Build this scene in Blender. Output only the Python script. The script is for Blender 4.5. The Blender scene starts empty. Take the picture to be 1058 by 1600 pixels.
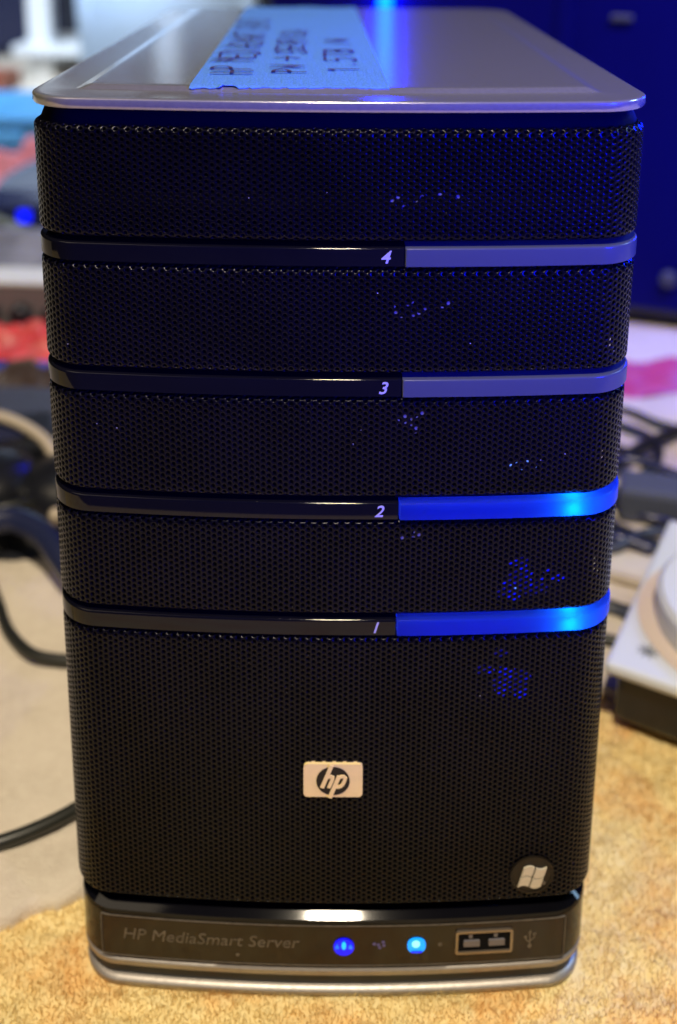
import bpy, bmesh, math, random
import numpy as np
from mathutils import Vector, Matrix, Euler
random.seed(7); np.random.seed(7)
S = bpy.context.scene
R = math.radians
COL = S.collection

# ------------------------------------------------------------ camera, world, lights
cam_d = bpy.data.cameras.new("camera"); cam = bpy.data.objects.new("camera", cam_d); COL.objects.link(cam)
cam_d.sensor_fit = 'VERTICAL'; cam_d.sensor_height = 24.0; cam_d.sensor_width = 24.0
cam_d.lens = 24.0*1650/1600
cam_d.shift_y = -(800-254)/1600.0
cam_d.clip_start = 0.01; cam_d.clip_end = 50
cam_d.dof.use_dof = True; cam_d.dof.focus_distance = 0.249; cam_d.dof.aperture_fstop = 5.3
cam.matrix_world = Matrix.Translation((0, -0.229, 0.2885)) @ Matrix.Rotation(R(90-13.3), 4, 'X') @ Matrix.Rotation(R(0.40), 4, 'Z')
S.camera = cam

W = bpy.data.worlds.new("World"); S.world = W; W.use_nodes = True
W.node_tree.nodes['Background'].inputs[0].default_value = (0.50, 0.55, 0.85, 1)
W.node_tree.nodes['Background'].inputs[1].default_value = 0.03

def area(name, loc, target, size, power, color, size_y=None, spread=None):
    l = bpy.data.lights.new(name, 'AREA'); l.energy = power; l.color = color
    l.shape = 'RECTANGLE'; l.size = size; l.size_y = size_y or size
    if spread: l.spread = R(spread)
    o = bpy.data.objects.new(name, l); COL.objects.link(o); o.location = loc
    o.rotation_euler = (Vector(target)-Vector(loc)).to_track_quat('-Z', 'Y').to_euler()
    return o
def point(name, loc, power, color, r=0.001):
    l = bpy.data.lights.new(name, 'POINT'); l.energy = power; l.color = color; l.shadow_soft_size = r
    o = bpy.data.objects.new(name, l); COL.objects.link(o); o.location = loc
    return o
area("ceiling_lamp", (0.0, -0.70, 1.75), (0, 0, 0.1), 0.11, 34, (1.0, 0.86, 0.64))
area("room_lamp", (-0.9, -0.3, 1.7), (0, 0.1, 0.0), 0.9, 6, (1.0, 0.82, 0.58))
area("far_left_fill", (-0.60, 0.75, 1.20), (-0.35, 1.45, 0.05), 0.5, 11, (0.62, 0.79, 1.0), spread=100)  # unseen lamp added inside the room to brighten the far left, not a window
area("case_blue_fill", (0.30, 0.16, 0.62), (0.36, 0.44, 0.20), 0.15, 1.45, (0.0, 0.004, 1.0), spread=75)  # unseen blue lamp added in front of the case to light its panel
area("blue_rim_fill", (0.33, 0.30, 0.30), (0.07, 0.02, 0.20), 0.08, 0.35, (0.0, 0.01, 1.0), spread=60)  # unseen lamp added for the blue edge on the tower's right
area("cool_right_fill", (0.75, 0.25, 0.65), (0.15, 0.20, 0.0), 0.25, 3.6, (0.42, 0.68, 1.0))  # added cool lamp for the white device, no screen stands here
area("blue_front_fill", (0.40, -0.38, 0.30), (0.055, 0.0, 0.215), 0.10, 0.5, (0.0, 0.004, 1.0), spread=30)  # added unseen lamp that tints the upper mesh blue, not a desk lamp
S.view_settings.view_transform = 'Standard'; S.view_settings.look = 'None'
S.view_settings.exposure = 0; S.view_settings.gamma = 1

# ------------------------------------------------------------ materials
def mat(name, color, rough=0.5, metal=0.0, noise=0.0, nscale=200.0, bump=0.0, bscale=400.0, coat=0.0,
        spec=0.5, emit=None, estr=0.0, color2=None, aniso=0.0):
    m = bpy.data.materials.new(name); m.use_nodes = True
    nt = m.node_tree; b = nt.nodes['Principled BSDF']
    b.inputs['Base Color'].default_value = (*color, 1); b.inputs['Roughness'].default_value = rough
    b.inputs['Metallic'].default_value = metal; b.inputs['Specular IOR Level'].default_value = spec
    b.inputs['Coat Weight'].default_value = coat; b.inputs['Coat Roughness'].default_value = 0.05
    tc = nt.nodes.new('ShaderNodeTexCoord')
    n = nt.nodes.new('ShaderNodeTexNoise'); n.inputs['Scale'].default_value = nscale; n.inputs['Detail'].default_value = 5
    nt.links.new(tc.outputs['Object'], n.inputs['Vector'])
    if noise or color2:
        mx = nt.nodes.new('ShaderNodeMix'); mx.data_type = 'RGBA'
        c2 = color2 or tuple(c*(1-noise) for c in color)
        mx.inputs[6].default_value = (*color, 1); mx.inputs[7].default_value = (*c2, 1)
        rp = nt.nodes.new('ShaderNodeMapRange'); rp.inputs[1].default_value = 0.4; rp.inputs[2].default_value = 0.62
        nt.links.new(n.outputs['Fac'], rp.inputs[0]); nt.links.new(rp.outputs[0], mx.inputs[0])
        nt.links.new(mx.outputs[2], b.inputs['Base Color'])
    rr = nt.nodes.new('ShaderNodeMapRange'); rr.inputs[3].default_value = max(0, rough*0.85); rr.inputs[4].default_value = min(1, rough*1.15)
    nt.links.new(n.outputs['Fac'], rr.inputs[0]); nt.links.new(rr.outputs[0], b.inputs['Roughness'])
    if bump:
        n2 = nt.nodes.new('ShaderNodeTexNoise'); n2.inputs['Scale'].default_value = bscale; n2.inputs['Detail'].default_value = 4
        nt.links.new(tc.outputs['Object'], n2.inputs['Vector'])
        bp = nt.nodes.new('ShaderNodeBump'); bp.inputs['Strength'].default_value = bump; bp.inputs['Distance'].default_value = 0.001
        nt.links.new(n2.outputs['Fac'], bp.inputs['Height']); nt.links.new(bp.outputs[0], b.inputs['Normal'])
    if emit:
        b.inputs['Emission Color'].default_value = (*emit, 1); b.inputs['Emission Strength'].default_value = estr
    return m
def frosted(name, color, trans, spec=0.5):
    m = bpy.data.materials.new(name); m.use_nodes = True; nt = m.node_tree
    b = nt.nodes['Principled BSDF']; b.inputs['Base Color'].default_value = (*color, 1); b.inputs['Roughness'].default_value = 0.22
    b.inputs['Specular IOR Level'].default_value = spec
    n = nt.nodes.new('ShaderNodeTexNoise'); n.inputs['Scale'].default_value = 180
    tcn = nt.nodes.new('ShaderNodeTexCoord'); nt.links.new(tcn.outputs['Object'], n.inputs['Vector'])
    bp = nt.nodes.new('ShaderNodeBump'); bp.inputs['Strength'].default_value = 0.05; bp.inputs['Distance'].default_value = 0.001
    nt.links.new(n.outputs['Fac'], bp.inputs['Height']); nt.links.new(bp.outputs[0], b.inputs['Normal'])
    t = nt.nodes.new('ShaderNodeBsdfTranslucent'); t.inputs['Color'].default_value = (*trans, 1)
    a = nt.nodes.new('ShaderNodeMixShader'); a.inputs[0].default_value = 0.45
    nt.links.new(b.outputs[0], a.inputs[1]); nt.links.new(t.outputs[0], a.inputs[2])
    nt.links.new(a.outputs[0], nt.nodes['Material Output'].inputs['Surface'])
    return m
def clear(name):
    m = bpy.data.materials.new(name); m.use_nodes = True; nt = m.node_tree
    t = nt.nodes.new('ShaderNodeBsdfTransparent'); t.inputs[0].default_value = (.85, .9, 1, 1)
    nt.links.new(t.outputs[0], nt.nodes['Material Output'].inputs['Surface'])
    return m

M = {}
M['mesh'] = mat('black_perforated_metal', (0.0022, 0.0020, 0.0045), 0.2, spec=0.12, noise=0.3, nscale=60)
M['chassis'] = mat('black_inner_plastic', (0.005, 0.005, 0.007), 0.8, spec=0.1)
M['shell'] = mat('black_side_plastic', (0.012, 0.012, 0.014), 0.4, bump=.05)
M['gloss'] = mat('glossy_black_plastic', (0.004, 0.004, 0.006), 0.055, spec=0.25, noise=.2, nscale=30)
M['smoked'] = mat('smoked_black_window', (0.018, 0.012, 0.009), 0.16, spec=.35)
M['silver'] = mat('silver_painted_plastic', (0.34, 0.335, 0.315), 0.17, metal=0.6, noise=0.08, nscale=900, bump=0.02, bscale=2500)
M['trim'] = mat('silver_trim_plastic', (0.38, 0.35, 0.325), 0.40, metal=0.55, noise=0.08, nscale=500, bump=0.05, bscale=1500)
M['groove'] = mat('dark_blue_grey_plastic', (0.035, 0.04, 0.05), 0.4)
M['print'] = mat('light_grey_print', (0.42, 0.42, 0.44), 0.5)
M['faint'] = mat('faint_grey_print', (0.13, 0.11, 0.09), 0.5, noise=.3, nscale=500)
M['cream'] = mat('polished_logo_metal', (0.95, 0.74, 0.30), 0.42, metal=0.0, noise=.06, nscale=300)
M['logodark'] = mat('dark_logo_recess', (0.015, 0.011, 0.009), 0.4, spec=.2)
M['pearl'] = mat('pearl_white_emblem', (0.62, 0.57, 0.44), 0.35, metal=.1)
M['badge'] = mat('black_badge_plastic', (0.012, 0.009, 0.006), 0.35, spec=.25)
M['unlit'] = frosted('unlit_frosted_bar', (0.10, 0.115, 0.13), (0.12, 0.13, 0.14))
M['lit'] = frosted('blue_lit_frosted_bar', (0.004, 0.01, 0.10), (0.3, 0.5, 1.0), spec=0.10)
M['clear'] = clear('clear_light_guide')
M['led_blue'] = mat('blue_power_led', (0.0, 0.0, 0.2), 0.3, emit=(0.0, 0.002, 1.0), estr=1.1)
M['led_cyan'] = mat('cyan_led', (0.0, 0.1, 0.2), 0.3, emit=(0.0, 0.50, 1.0), estr=1.3)
M['led_mid'] = mat('light_blue_led', (0.0, 0.1, 0.2), 0.3, emit=(0.01, 0.16, 1.0), estr=1.0)
M['usbmetal'] = mat('usb_metal', (0.34, 0.29, 0.24), 0.35, metal=.8, noise=.1)
M['usbtongue'] = mat('usb_tongue_plastic', (0.16, 0.15, 0.17), 0.4)
M['latch'] = mat('grey_latch_mark', (0.15, 0.15, 0.14), 0.5)
M['tape'] = mat('blue_painters_tape', (0.085, 0.25, 0.60), 0.75, noise=0.22, nscale=1500, bump=0.5, bscale=1800)
M['ink'] = mat('black_marker_ink', (0.05, 0.035, 0.08), 0.6)

# ------------------------------------------------------------ helpers
def link(me, name, material=None, parent=None):
    o = bpy.data.objects.new(name, me); COL.objects.link(o)
    if material is not None:
        for mm in (material if isinstance(material, (list, tuple)) else [material]): me.materials.append(mm)
    if parent is not None: o.parent = parent
    return o
def from_py(name, v, f, material, parent=None, smooth=False):
    me = bpy.data.meshes.new(name); me.from_pydata([tuple(p) for p in v], [], [tuple(q) for q in f]); me.update()
    if smooth: me.shade_smooth()
    return link(me, name, material, parent)
def tag(o, label, cat, group=None):
    o['label'] = label; o['category'] = cat
    if group: o['group'] = group
    return o
def empty(name, loc=(0, 0, 0), rz=0):
    o = bpy.data.objects.new(name, None); COL.objects.link(o); o.location = loc; o.rotation_euler = (0, 0, rz)
    o.empty_display_size = 0.02
    return o
def bm_obj(name, bm, material, parent=None, smooth=False):
    me = bpy.data.meshes.new(name); bm.to_mesh(me); bm.free()
    if smooth: me.shade_smooth()
    return link(me, name, material, parent)
def box_bm(sx, sy, sz, loc=(0, 0, 0), bevel=0.0, rot=None, seg=2):
    bm = bmesh.new(); bmesh.ops.create_cube(bm, size=1)
    bmesh.ops.scale(bm, vec=(sx, sy, sz), verts=bm.verts)
    if bevel: bmesh.ops.bevel(bm, geom=bm.edges[:], offset=bevel, segments=seg, affect='EDGES', profile=0.5)
    if rot: bmesh.ops.rotate(bm, cent=(0, 0, 0), matrix=Euler(rot).to_matrix(), verts=bm.verts)
    bmesh.ops.translate(bm, vec=loc, verts=bm.verts)
    return bm
def box(name, sx, sy, sz, loc, material, parent=None, bevel=0.0, rot=None):
    return bm_obj(name, box_bm(sx, sy, sz, loc, bevel, rot), material, parent)
def catmull(P, n=8):
    P = [Vector(p) for p in P]; P = [2*P[0]-P[1]] + P + [2*P[-1]-P[-2]]; out = []
    for i in range(1, len(P)-2):
        for k in range(n):
            t = k/n; a, b, c, d = P[i-1], P[i], P[i+1], P[i+2]
            out.append(0.5*((2*b)+(-a+c)*t+(2*a-5*b+4*c-d)*t*t+(-a+3*b-3*c+d)*t**3))
    out.append(P[-2]); return out
def tube(name, P, r, material, parent=None, n=8, seg=12, smoothpath=True):
    P = catmull(P, n) if smoothpath else [Vector(p) for p in P]
    v, f = [], []; up = Vector((0, 0, 1)); N = len(P)
    for i, p in enumerate(P):
        d = (P[min(i+1, N-1)]-P[max(i-1, 0)]).normalized()
        a = d.cross(up); a = a.normalized() if a.length > 1e-4 else Vector((1, 0, 0)); b = d.cross(a)
        for k in range(seg):
            t = 2*math.pi*k/seg; v.append(p+a*math.cos(t)*r+b*math.sin(t)*r)
    for i in range(N-1):
        for k in range(seg):
            f.append((i*seg+k, i*seg+(k+1) % seg, (i+1)*seg+(k+1) % seg, (i+1)*seg+k))
    f.append(tuple(range(seg))[::-1]); f.append(tuple((N-1)*seg+k for k in range(seg)))
    return from_py(name, v, f, material, parent, True)
def lathe_bm(prof, n=48):
    bm = bmesh.new(); rings = []
    for r, z in prof:
        rings.append([bm.verts.new((r*math.cos(2*math.pi*k/n), r*math.sin(2*math.pi*k/n), z)) for k in range(n)])
    for a, b in zip(rings, rings[1:]):
        for k in range(n): bm.faces.new((a[k], a[(k+1) % n], b[(k+1) % n], b[k]))
    bm.faces.new(rings[0][::-1]); bm.faces.new(rings[-1]); return bm

# ------------------------------------------------------------ the server tower: plan shape
WID = 0.1425; SAG = 0.0040; RF = 0.0105
def outline(Wd, yf, yb, rf, rb, inset, nf=40, nc=10):
    hw = Wd/2-inset; y0 = yf+inset+SAG; y1 = yb-inset; r0 = max(rf-inset, 0.0012); r1 = max(rb-inset, 0.0012)
    pts = []
    def arc(cx, cy, r, a0, a1):
        for k in range(nc+1):
            a = R(a0+(a1-a0)*k/nc); pts.append([cx+r*math.cos(a), cy+r*math.sin(a)])
    arc(-hw+r0, y0+r0, r0, 180, 270)
    for k in range(1, nf): pts.append([-hw+r0+(2*hw-2*r0)*k/nf, y0])
    arc(hw-r0, y0+r0, r0, 270, 360)
    arc(hw-r1, y1-r1, r1, 0, 90)
    for k in range(1, nf): pts.append([hw-r1-(2*hw-2*r1)*k/nf, y1])
    arc(-hw+r1, y1-r1, r1, 90, 180)
    for p in pts:
        if p[1] <= y0+r0+1e-9: p[1] -= SAG*(1-(p[0]/hw)**2)
    return pts
def loft(name, Wd, yf, yb, rf, rb, prof, material, parent, cap0=True, cap1=True, smooth=True):
    v, f = [], []; n = 0
    for inset, z in prof:
        o = outline(Wd, yf, yb, rf, rb, inset); n = len(o)
        v += [(p[0], p[1], z) for p in o]
    for i in range(len(prof)-1):
        for k in range(n):
            f.append((i*n+k, i*n+(k+1) % n, (i+1)*n+(k+1) % n, (i+1)*n+k))
    if cap0: f.append(tuple(range(n))[::-1])
    if cap1: f.append(tuple((len(prof)-1)*n+k for k in range(n)))
    o = from_py(name, v, f, material, parent)
    if smooth:
        o.data.shade_smooth()
        try: o.data.set_sharp_from_angle(angle=R(35))
        except Exception: pass
    return o

class Path:                                     # open line round the front, arc length 0 at the middle
    def __init__(s, Wd, yf, rf, yend):
        hw = Wd/2; P = [(-hw, y) for y in np.linspace(yend, yf+SAG+rf, 20)[:-1]]
        P += [(-hw+rf-rf*math.cos(a), yf+SAG+rf-rf*math.sin(a)) for a in np.linspace(0, math.pi/2, 24)]
        P += [(x, yf+SAG) for x in np.linspace(-hw+rf, hw-rf, 120)[1:-1]]
        P += [(hw-rf+rf*math.sin(a), yf+SAG+rf-rf*math.cos(a)) for a in np.linspace(0, math.pi/2, 24)]
        P += [(hw, y) for y in np.linspace(yf+SAG+rf, yend, 20)[1:]]
        P = np.array(P); m = P[:, 1] <= yf+SAG+rf+1e-9
        P[m, 1] -= SAG*(1-(P[m, 0]/hw)**2)
        d = np.r_[0, np.cumsum(np.hypot(*np.diff(P, axis=0).T))]
        s.s = d-d[-1]/2; s.P = P; s.L = d[-1]/2
        t = np.gradient(P, s.s, axis=0); t /= np.hypot(t[:, 0], t[:, 1])[:, None]
        s.N = np.stack([t[:, 1], -t[:, 0]], 1)
    def at(s, u, inset=0.0):
        x = np.interp(u, s.s, s.P[:, 0]); y = np.interp(u, s.s, s.P[:, 1])
        nx = np.interp(u, s.s, s.N[:, 0]); ny = np.interp(u, s.s, s.N[:, 1])
        return x-nx*inset, y-ny*inset
    def u_of_x(s, x):
        m = np.abs(s.P[:, 0]) < s.P[:, 0].max()-1e-6
        return float(np.interp(x, s.P[m, 0], s.s[m]))
path = Path(WID, 0.0, RF, 0.030)

server = empty('media_server')
tag(server, 'black server tower with perforated front, silver lid and blue lit bars on the yellow carpet', 'server')

# perforated sheet
PITCH = 0.00156
def mesh_panel(z0, z1, rr=0.0016, parent=server):
    q = math.pi/2*rr; T = (z1-z0-2*rr)+2*q
    cw = PITCH*math.sqrt(3)/2; ncol = int(path.L/cw)-1
    nrow = int(T/PITCH)
    off = (T-nrow*PITCH)/2
    cs = []
    for c in range(-ncol, ncol+1):
        for r in range(nrow+1):
            t = off+(r+(0.5 if c % 2 else 0.0))*PITCH
            if t > T-PITCH*0.2 or t < PITCH*0.2: continue
            cs.append((c*cw, t))
    cs = np.array(cs); n = len(cs)
    ang = np.arange(12)*math.pi/6
    rad = np.where(np.arange(12) % 2 == 0, PITCH/math.sqrt(3), PITCH/2)*1.0005
    rings = [(rad, 0.0), (np.full(12, 0.00053), 0.0), (np.full(12, 0.00047), 0.00010), (np.full(12, 0.00047), 0.00055)]
    V = np.zeros((n, 48, 3)); dep = np.zeros((n, 48))
    for k, (ra, d) in enumerate(rings):
        V[:, k*12:(k+1)*12, 0] = cs[:, 0:1]+ra*np.cos(ang); V[:, k*12:(k+1)*12, 1] = cs[:, 1:2]+ra*np.sin(ang)
        dep[:, k*12:(k+1)*12] = d
    u = np.clip(V[:, :, 0], -path.L, path.L); t = np.clip(V[:, :, 1], 0, T)
    a = np.where(t < q, (q-t)/rr, np.where(t > T-q, (t-(T-q))/rr, 0.0))
    sg = np.where(t < q, -1.0, 1.0)
    inset = rr*(1-np.cos(a))+dep*np.cos(a)
    z = np.where(t < q, z0+rr-rr*np.sin(a), np.where(t > T-q, z1-rr+rr*np.sin(a), z0+rr+(t-q))) - sg*dep*np.sin(a)
    x, y = path.at(u.ravel(), inset.ravel())
    co = np.stack([x, y, z.ravel()], 1).astype(np.float32)
    tmpl = []
    for k in range(3):
        for i in range(12):
            j = (i+1) % 12; tmpl.append((k*12+i, k*12+j, (k+1)*12+j, (k+1)*12+i))
    tmpl = np.array(tmpl, np.int32)
    F = (tmpl[None]+(np.arange(n, dtype=np.int32)*48)[:, None, None]).reshape(-1, 4)
    me = bpy.data.meshes.new('mesh_panel')
    me.vertices.add(len(co)); me.vertices.foreach_set('co', co.ravel())
    me.loops.add(F.size); me.loops.foreach_set('vertex_index', F.ravel())
    me.polygons.add(len(F)); me.polygons.foreach_set('loop_start', np.arange(0, F.size, 4, dtype=np.int32))
    me.update(calc_edges=True)
    return link(me, 'mesh_panel', M['mesh'], parent)

BT = [0.2144-0.03225*k for k in range(4)]     # top edge height of bars 4,3,2,1
BH = 0.0045
tops = [0.2419]+[b-BH-0.0006 for b in BT]
bots = [b+0.0013 for b in BT]+[0.0300]
for a, b in zip(bots, tops): mesh_panel(a, b)

# inner chassis, body shell behind the perforated fronts
loft('inner_chassis', WID-0.004, 0.010, 0.040, 0.009, 0.003, [(0, 0.029), (0, 0.243)], M['chassis'], server)
loft('body_shell', WID-0.0012, 0.0304-SAG, 0.232, 0.001, 0.012, [(0.001, 0.026), (0, 0.027), (0, 0.241), (0.001, 0.242)], M['shell'], server)
loft('neck', WID, 0.0035, 0.230, RF, 0.012, [(0.001, 0.2385), (0.0006, 0.2415), (0.0016, 0.2438), (0.0036, 0.2460)], M['chassis'], server)
loft('plinth_core', WID-0.002, 0.003, 0.231, RF, 0.012, [(0.003, 0.026), (0.003, 0.0305)], M['chassis'], server)

# bars
def bar(u0, u1, ztop, mats, name, parent, proud=0.0, h=BH, back=0.0045, ch=0.00055):
    prof = [(-proud+0.0, ztop-h+0.0002), (-proud, ztop-ch), (-proud+ch*.08, ztop-ch*.62), (-proud+ch*.29, ztop-ch*.29), (-proud+ch*.62, ztop-ch*.08), (-proud+ch, ztop), (back-0.001, ztop+0.0003), (back, ztop+0.0003), (back, ztop-h), (-proud+0.0002, ztop-h)]
    us = np.r_[u0, np.linspace(u0+0.0002, u1-0.0002, 130), u1]; v, f, mi = [], [], []
    np_ = len(prof)
    for k, u in enumerate(us):
        sh = 0.0002 if k in (0, len(us)-1) else 0
        for ins, z in prof:
            x, y = path.at(u, ins+sh); v.append((float(x), float(y), z))
    for i in range(len(us)-1):
        for k in range(np_):
            f.append((i*np_+k, (i+1)*np_+k, (i+1)*np_+(k+1) % np_, i*np_+(k+1) % np_))
            mi.append(1 if k in (6, 7) and len(mats) > 1 else 0)
    f.append(tuple(range(np_))); mi.append(0); f.append(tuple((len(us)-1)*np_+k for k in range(np_))[::-1]); mi.append(0)
    o = from_py(name, v, f, mats, parent)
    o.data.polygons.foreach_set('material_index', mi)
    o.data.shade_smooth(); o.data.set_sharp_from_angle(angle=R(30))
    return o

def wrap_text(body, size, x, z, material, name, parent, shear=0.0, proud=0.0013, ext=0.00008, align='CENTER', bold=0.0, xs=1.0):
    cu = bpy.data.curves.new(name, 'FONT'); cu.body = body; cu.size = size; cu.shear = shear; cu.align_x = align; cu.align_y = 'CENTER'
    cu.extrude = ext; cu.offset = bold; cu.resolution_u = 3
    o = bpy.data.objects.new(name, cu); COL.objects.link(o)
    dg = bpy.context.evaluated_depsgraph_get(); me = bpy.data.meshes.new_from_object(o.evaluated_get(dg))
    bpy.data.objects.remove(o); bpy.data.curves.remove(cu)
    uc = path.u_of_x(x)
    for vv in me.vertices:
        px, py = path.at(uc+vv.co.x*xs, -proud-vv.co.z); zz = z+vv.co.y
        vv.co = (float(px), float(py), zz)
    me.materials.clear(); me.name = name
    return link(me, name, material, parent)
def wrap_poly(poly, x, z, material, name, parent, proud=0.0013, th=0.0003):
    """flat outline (list of (dx,dz), mm) laid on the curved front with thickness"""
    uc = path.u_of_x(x); bm = bmesh.new()
    vs = [bm.verts.new((p[0]*.001, p[1]*.001, 0)) for p in poly]
    fc = bm.faces.new(vs)
    bmesh.ops.triangulate(bm, faces=[fc])
    bm.normal_update()
    top = bm.faces[:]
    r = bmesh.ops.extrude_face_region(bm, geom=top)
    for e in r['geom']:
        if isinstance(e, bmesh.types.BMVert): e.co.z += th
    bmesh.ops.recalc_face_normals(bm, faces=bm.faces[:])
    for vv in bm.verts:
        px, py = path.at(uc+vv.co.x, -proud-vv.co.z); vv.co = (float(px), float(py), z+vv.co.y)
    return bm_obj(name, bm, material, parent)
def circ(r, n=32, cx=0, cz=0, sx=1): return [(cx+r*sx*math.cos(2*math.pi*k/n), cz+r*math.sin(2*math.pi*k/n)) for k in range(n)]
def rrect(w, h, r, n=5, cx=0, cz=0):
    out = []
    for sx, sz, a0 in ((1, 1, 0), (-1, 1, 90), (-1, -1, 180), (1, -1, 270)):
        for k in range(n+1):
            a = R(a0+90*k/n); out.append((cx+sx*(w/2-r)+r*math.cos(a), cz+sz*(h/2-r)+r*math.sin(a)))
    return out
def wrap_ring(outer, inner, x, z, material, name, parent, proud, th):
    uc = path.u_of_x(x); n = len(outer); v = []
    for zz, ring in ((proud, inner), (proud+th, inner), (proud+th, outer), (proud, outer)):
        for p in ring:
            px, py = path.at(uc+p[0]*.001, -zz); v.append((float(px), float(py), z+p[1]*.001))
    f = [(k*n+i, k*n+(i+1) % n, (k+1)*n+(i+1) % n, (k+1)*n+i) for k in range(3) for i in range(n)]
    return from_py(name, v, f, material, parent)

UB = path.u_of_x(0.0154); UEND = path.L-0.0095
for k, zt in enumerate(BT):
    num = '4321'[k]; nx = (0.0107, 0.0107, 0.0103, 0.0098)[k]
    b = bar(-path.L+0.004, UB-0.00025, zt, [M['gloss']], 'drawer_bar', server)
    wrap_text(num, 0.0043, nx, zt-0.0023, M['print'], 'drawer_number', b, shear=0.28, proud=0.00003, bold=0.00004)
    lit = k >= 2
    lb = bar(UB, UEND, zt, [M['lit'] if lit else M['unlit'], M['clear']] if lit else [M['unlit']], 'indicator_bar', server, proud=0.0003)
    lb['label'] = 'blue lit indicator bar with a cyan hot spot' if lit else 'unlit greyish translucent indicator bar'
    # latch marking seen through the holes
    x, z = [(0.0174, 0.2257), (0.0179, 0.1985), (0.0168, 0.1711), (0.0173, 0.1408)][k]
    rl = random.Random(11+k); v, f = [], []           # broken bits of print seen through the holes
    for _ in range(13):
        cx_, cz_ = x+rl.gauss(0, 1)*(.0036, .0030, .0028, .0026)[k], z+rl.gauss(0, 1)*(.0012, .0016, .0014, .0004)[k]; rr_ = rl.uniform(.0003, .0007); n0 = len(v)
        v += [(cx_+rr_*math.cos(q*math.pi/4), float(path.at(path.u_of_x(cx_), .00025)[1]), cz_+rr_*.8*math.sin(q*math.pi/4)) for q in range(8)]; f.append(tuple(range(n0, n0+8)))
    from_py('latch_mark', v, f, M['latch'], server)

def shelf(u0, u1, z, th, i0, i1, parent):
    v, f = [], []; us = np.linspace(u0, u1, 60)
    for u in us:
        for ins, zz in ((i0, z), (i0, z+th), (i1, z+th), (i1, z)):
            px, py = path.at(u, ins); v.append((float(px), float(py), zz))
    for i in range(len(us)-1):
        for k in range(4): f.append((i*4+k, i*4+4+k, i*4+4+(k+1) % 4, i*4+(k+1) % 4))
    f += [(0, 1, 2, 3), (len(us)*4-4, len(us)*4-1, len(us)*4-2, len(us)*4-3)]
    return from_py('light_baffle', v, f, M['chassis'], parent)
for zt in BT[2:]:  # added unseen shelves keeping bar light from leaking through the mesh
    shelf(UB-.001, UEND+.002, zt+0.0003, 0.0004, 0.0022, 0.0115, server); shelf(UB-.001, UEND+.002, zt-BH-0.0005, 0.0004, 0.0022, 0.0115, server)
# LED lamps behind the two lit bars
for zt, hx in ((BT[2], 0.0580), (BT[3], 0.0590)):
    u = path.u_of_x(hx); px, py = path.at(u, 0.0022)
    lp = point('indicator_led_lamp', (float(px), float(py), zt-0.0026), 0.0042, (0.0, 0.26, 1.0), 0.0010); 
    for uu in np.linspace(UB+0.003, UEND-0.003, 9):
        px, py = path.at(uu, 0.0090); 
        point('indicator_fill_lamp', (float(px), float(py), zt-0.0024), 0.0013, (0.0, 0.012, 1.0), 0.0015)

# emissive discs painting blue LED reflections behind the mesh
M['painted_glow'] = mat('painted_glow', (0, 0, .05), .4, emit=(0.002, 0.006, 1.0), estr=1.0)
M['painted_dim'] = mat('painted_dim_glow', (0, 0, .05), .4, emit=(0.001, 0.002, 1.0), estr=0.22)
M['painted_glint'] = mat('painted_glint', (0, 0, .05), .4, emit=(0.12, 0.25, 1.0), estr=1.5)
def glow(name, pts, material):                     # joined emissive discs imitating the inner blue glow
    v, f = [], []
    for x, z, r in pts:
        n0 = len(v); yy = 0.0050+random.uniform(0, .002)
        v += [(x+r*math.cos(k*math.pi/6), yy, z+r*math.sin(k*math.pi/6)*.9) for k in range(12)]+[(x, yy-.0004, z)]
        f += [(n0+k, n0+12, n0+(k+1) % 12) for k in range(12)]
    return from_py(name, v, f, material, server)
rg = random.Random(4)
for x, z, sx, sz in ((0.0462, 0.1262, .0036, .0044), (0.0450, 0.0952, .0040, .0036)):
    glow('painted_led_glow', [(x+rg.gauss(0, 1)*sx*.9, z+rg.gauss(0, 1)*sz*.9, rg.uniform(.0010, .0022)) for _ in range(12)], M['painted_dim'])
    glow('painted_led_glow', [(x+rg.gauss(0, 1)*sx*.5, z+rg.gauss(0, 1)*sz*.55, rg.uniform(.0009, .0017)) for _ in range(15)], M['painted_glow'])
glow('painted_led_glow', [(0.0520+rg.gauss(0, 1)*.0018, 0.1265+rg.gauss(0, 1)*.0007, rg.uniform(.0006, .0012)) for _ in range(5)], M['painted_glow'])
glow('painted_led_glow', [(0.0440+k*.0011+rg.gauss(0, 1)*.0003, 0.1222+rg.gauss(0, 1)*.0008, .0004) for k in range(5)], M['painted_glint'])
glow('painted_led_glow', [(0.0430+k*.0014, 0.1565+rg.gauss(0, 1)*.0007, .0005) for k in range(5)], M['painted_glint'])
# specks of lint caught on the mesh
v, f = [], []
for _ in range(14):
    u = rg.uniform(-.075, .075); z = rg.choice([rg.uniform(.183, .208), rg.uniform(.216, .24), rg.uniform(.152, .175), rg.uniform(.035, .11)])
    n0 = len(v); rr_ = rg.uniform(.00008, .00016); a0 = rg.uniform(0, 3)
    for k in range(5):
        px, py = path.at(u+rr_*math.cos(a0+k*1.257)*rg.uniform(.6, 2), -.00012); v.append((float(px), float(py), z+rr_*math.sin(a0+k*1.257)))
    f.append(tuple(range(n0, n0+5)))
from_py('lint', v, f, mat('grey_lint', (.35, .34, .33), .9), server)['kind'] = 'stuff'

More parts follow.
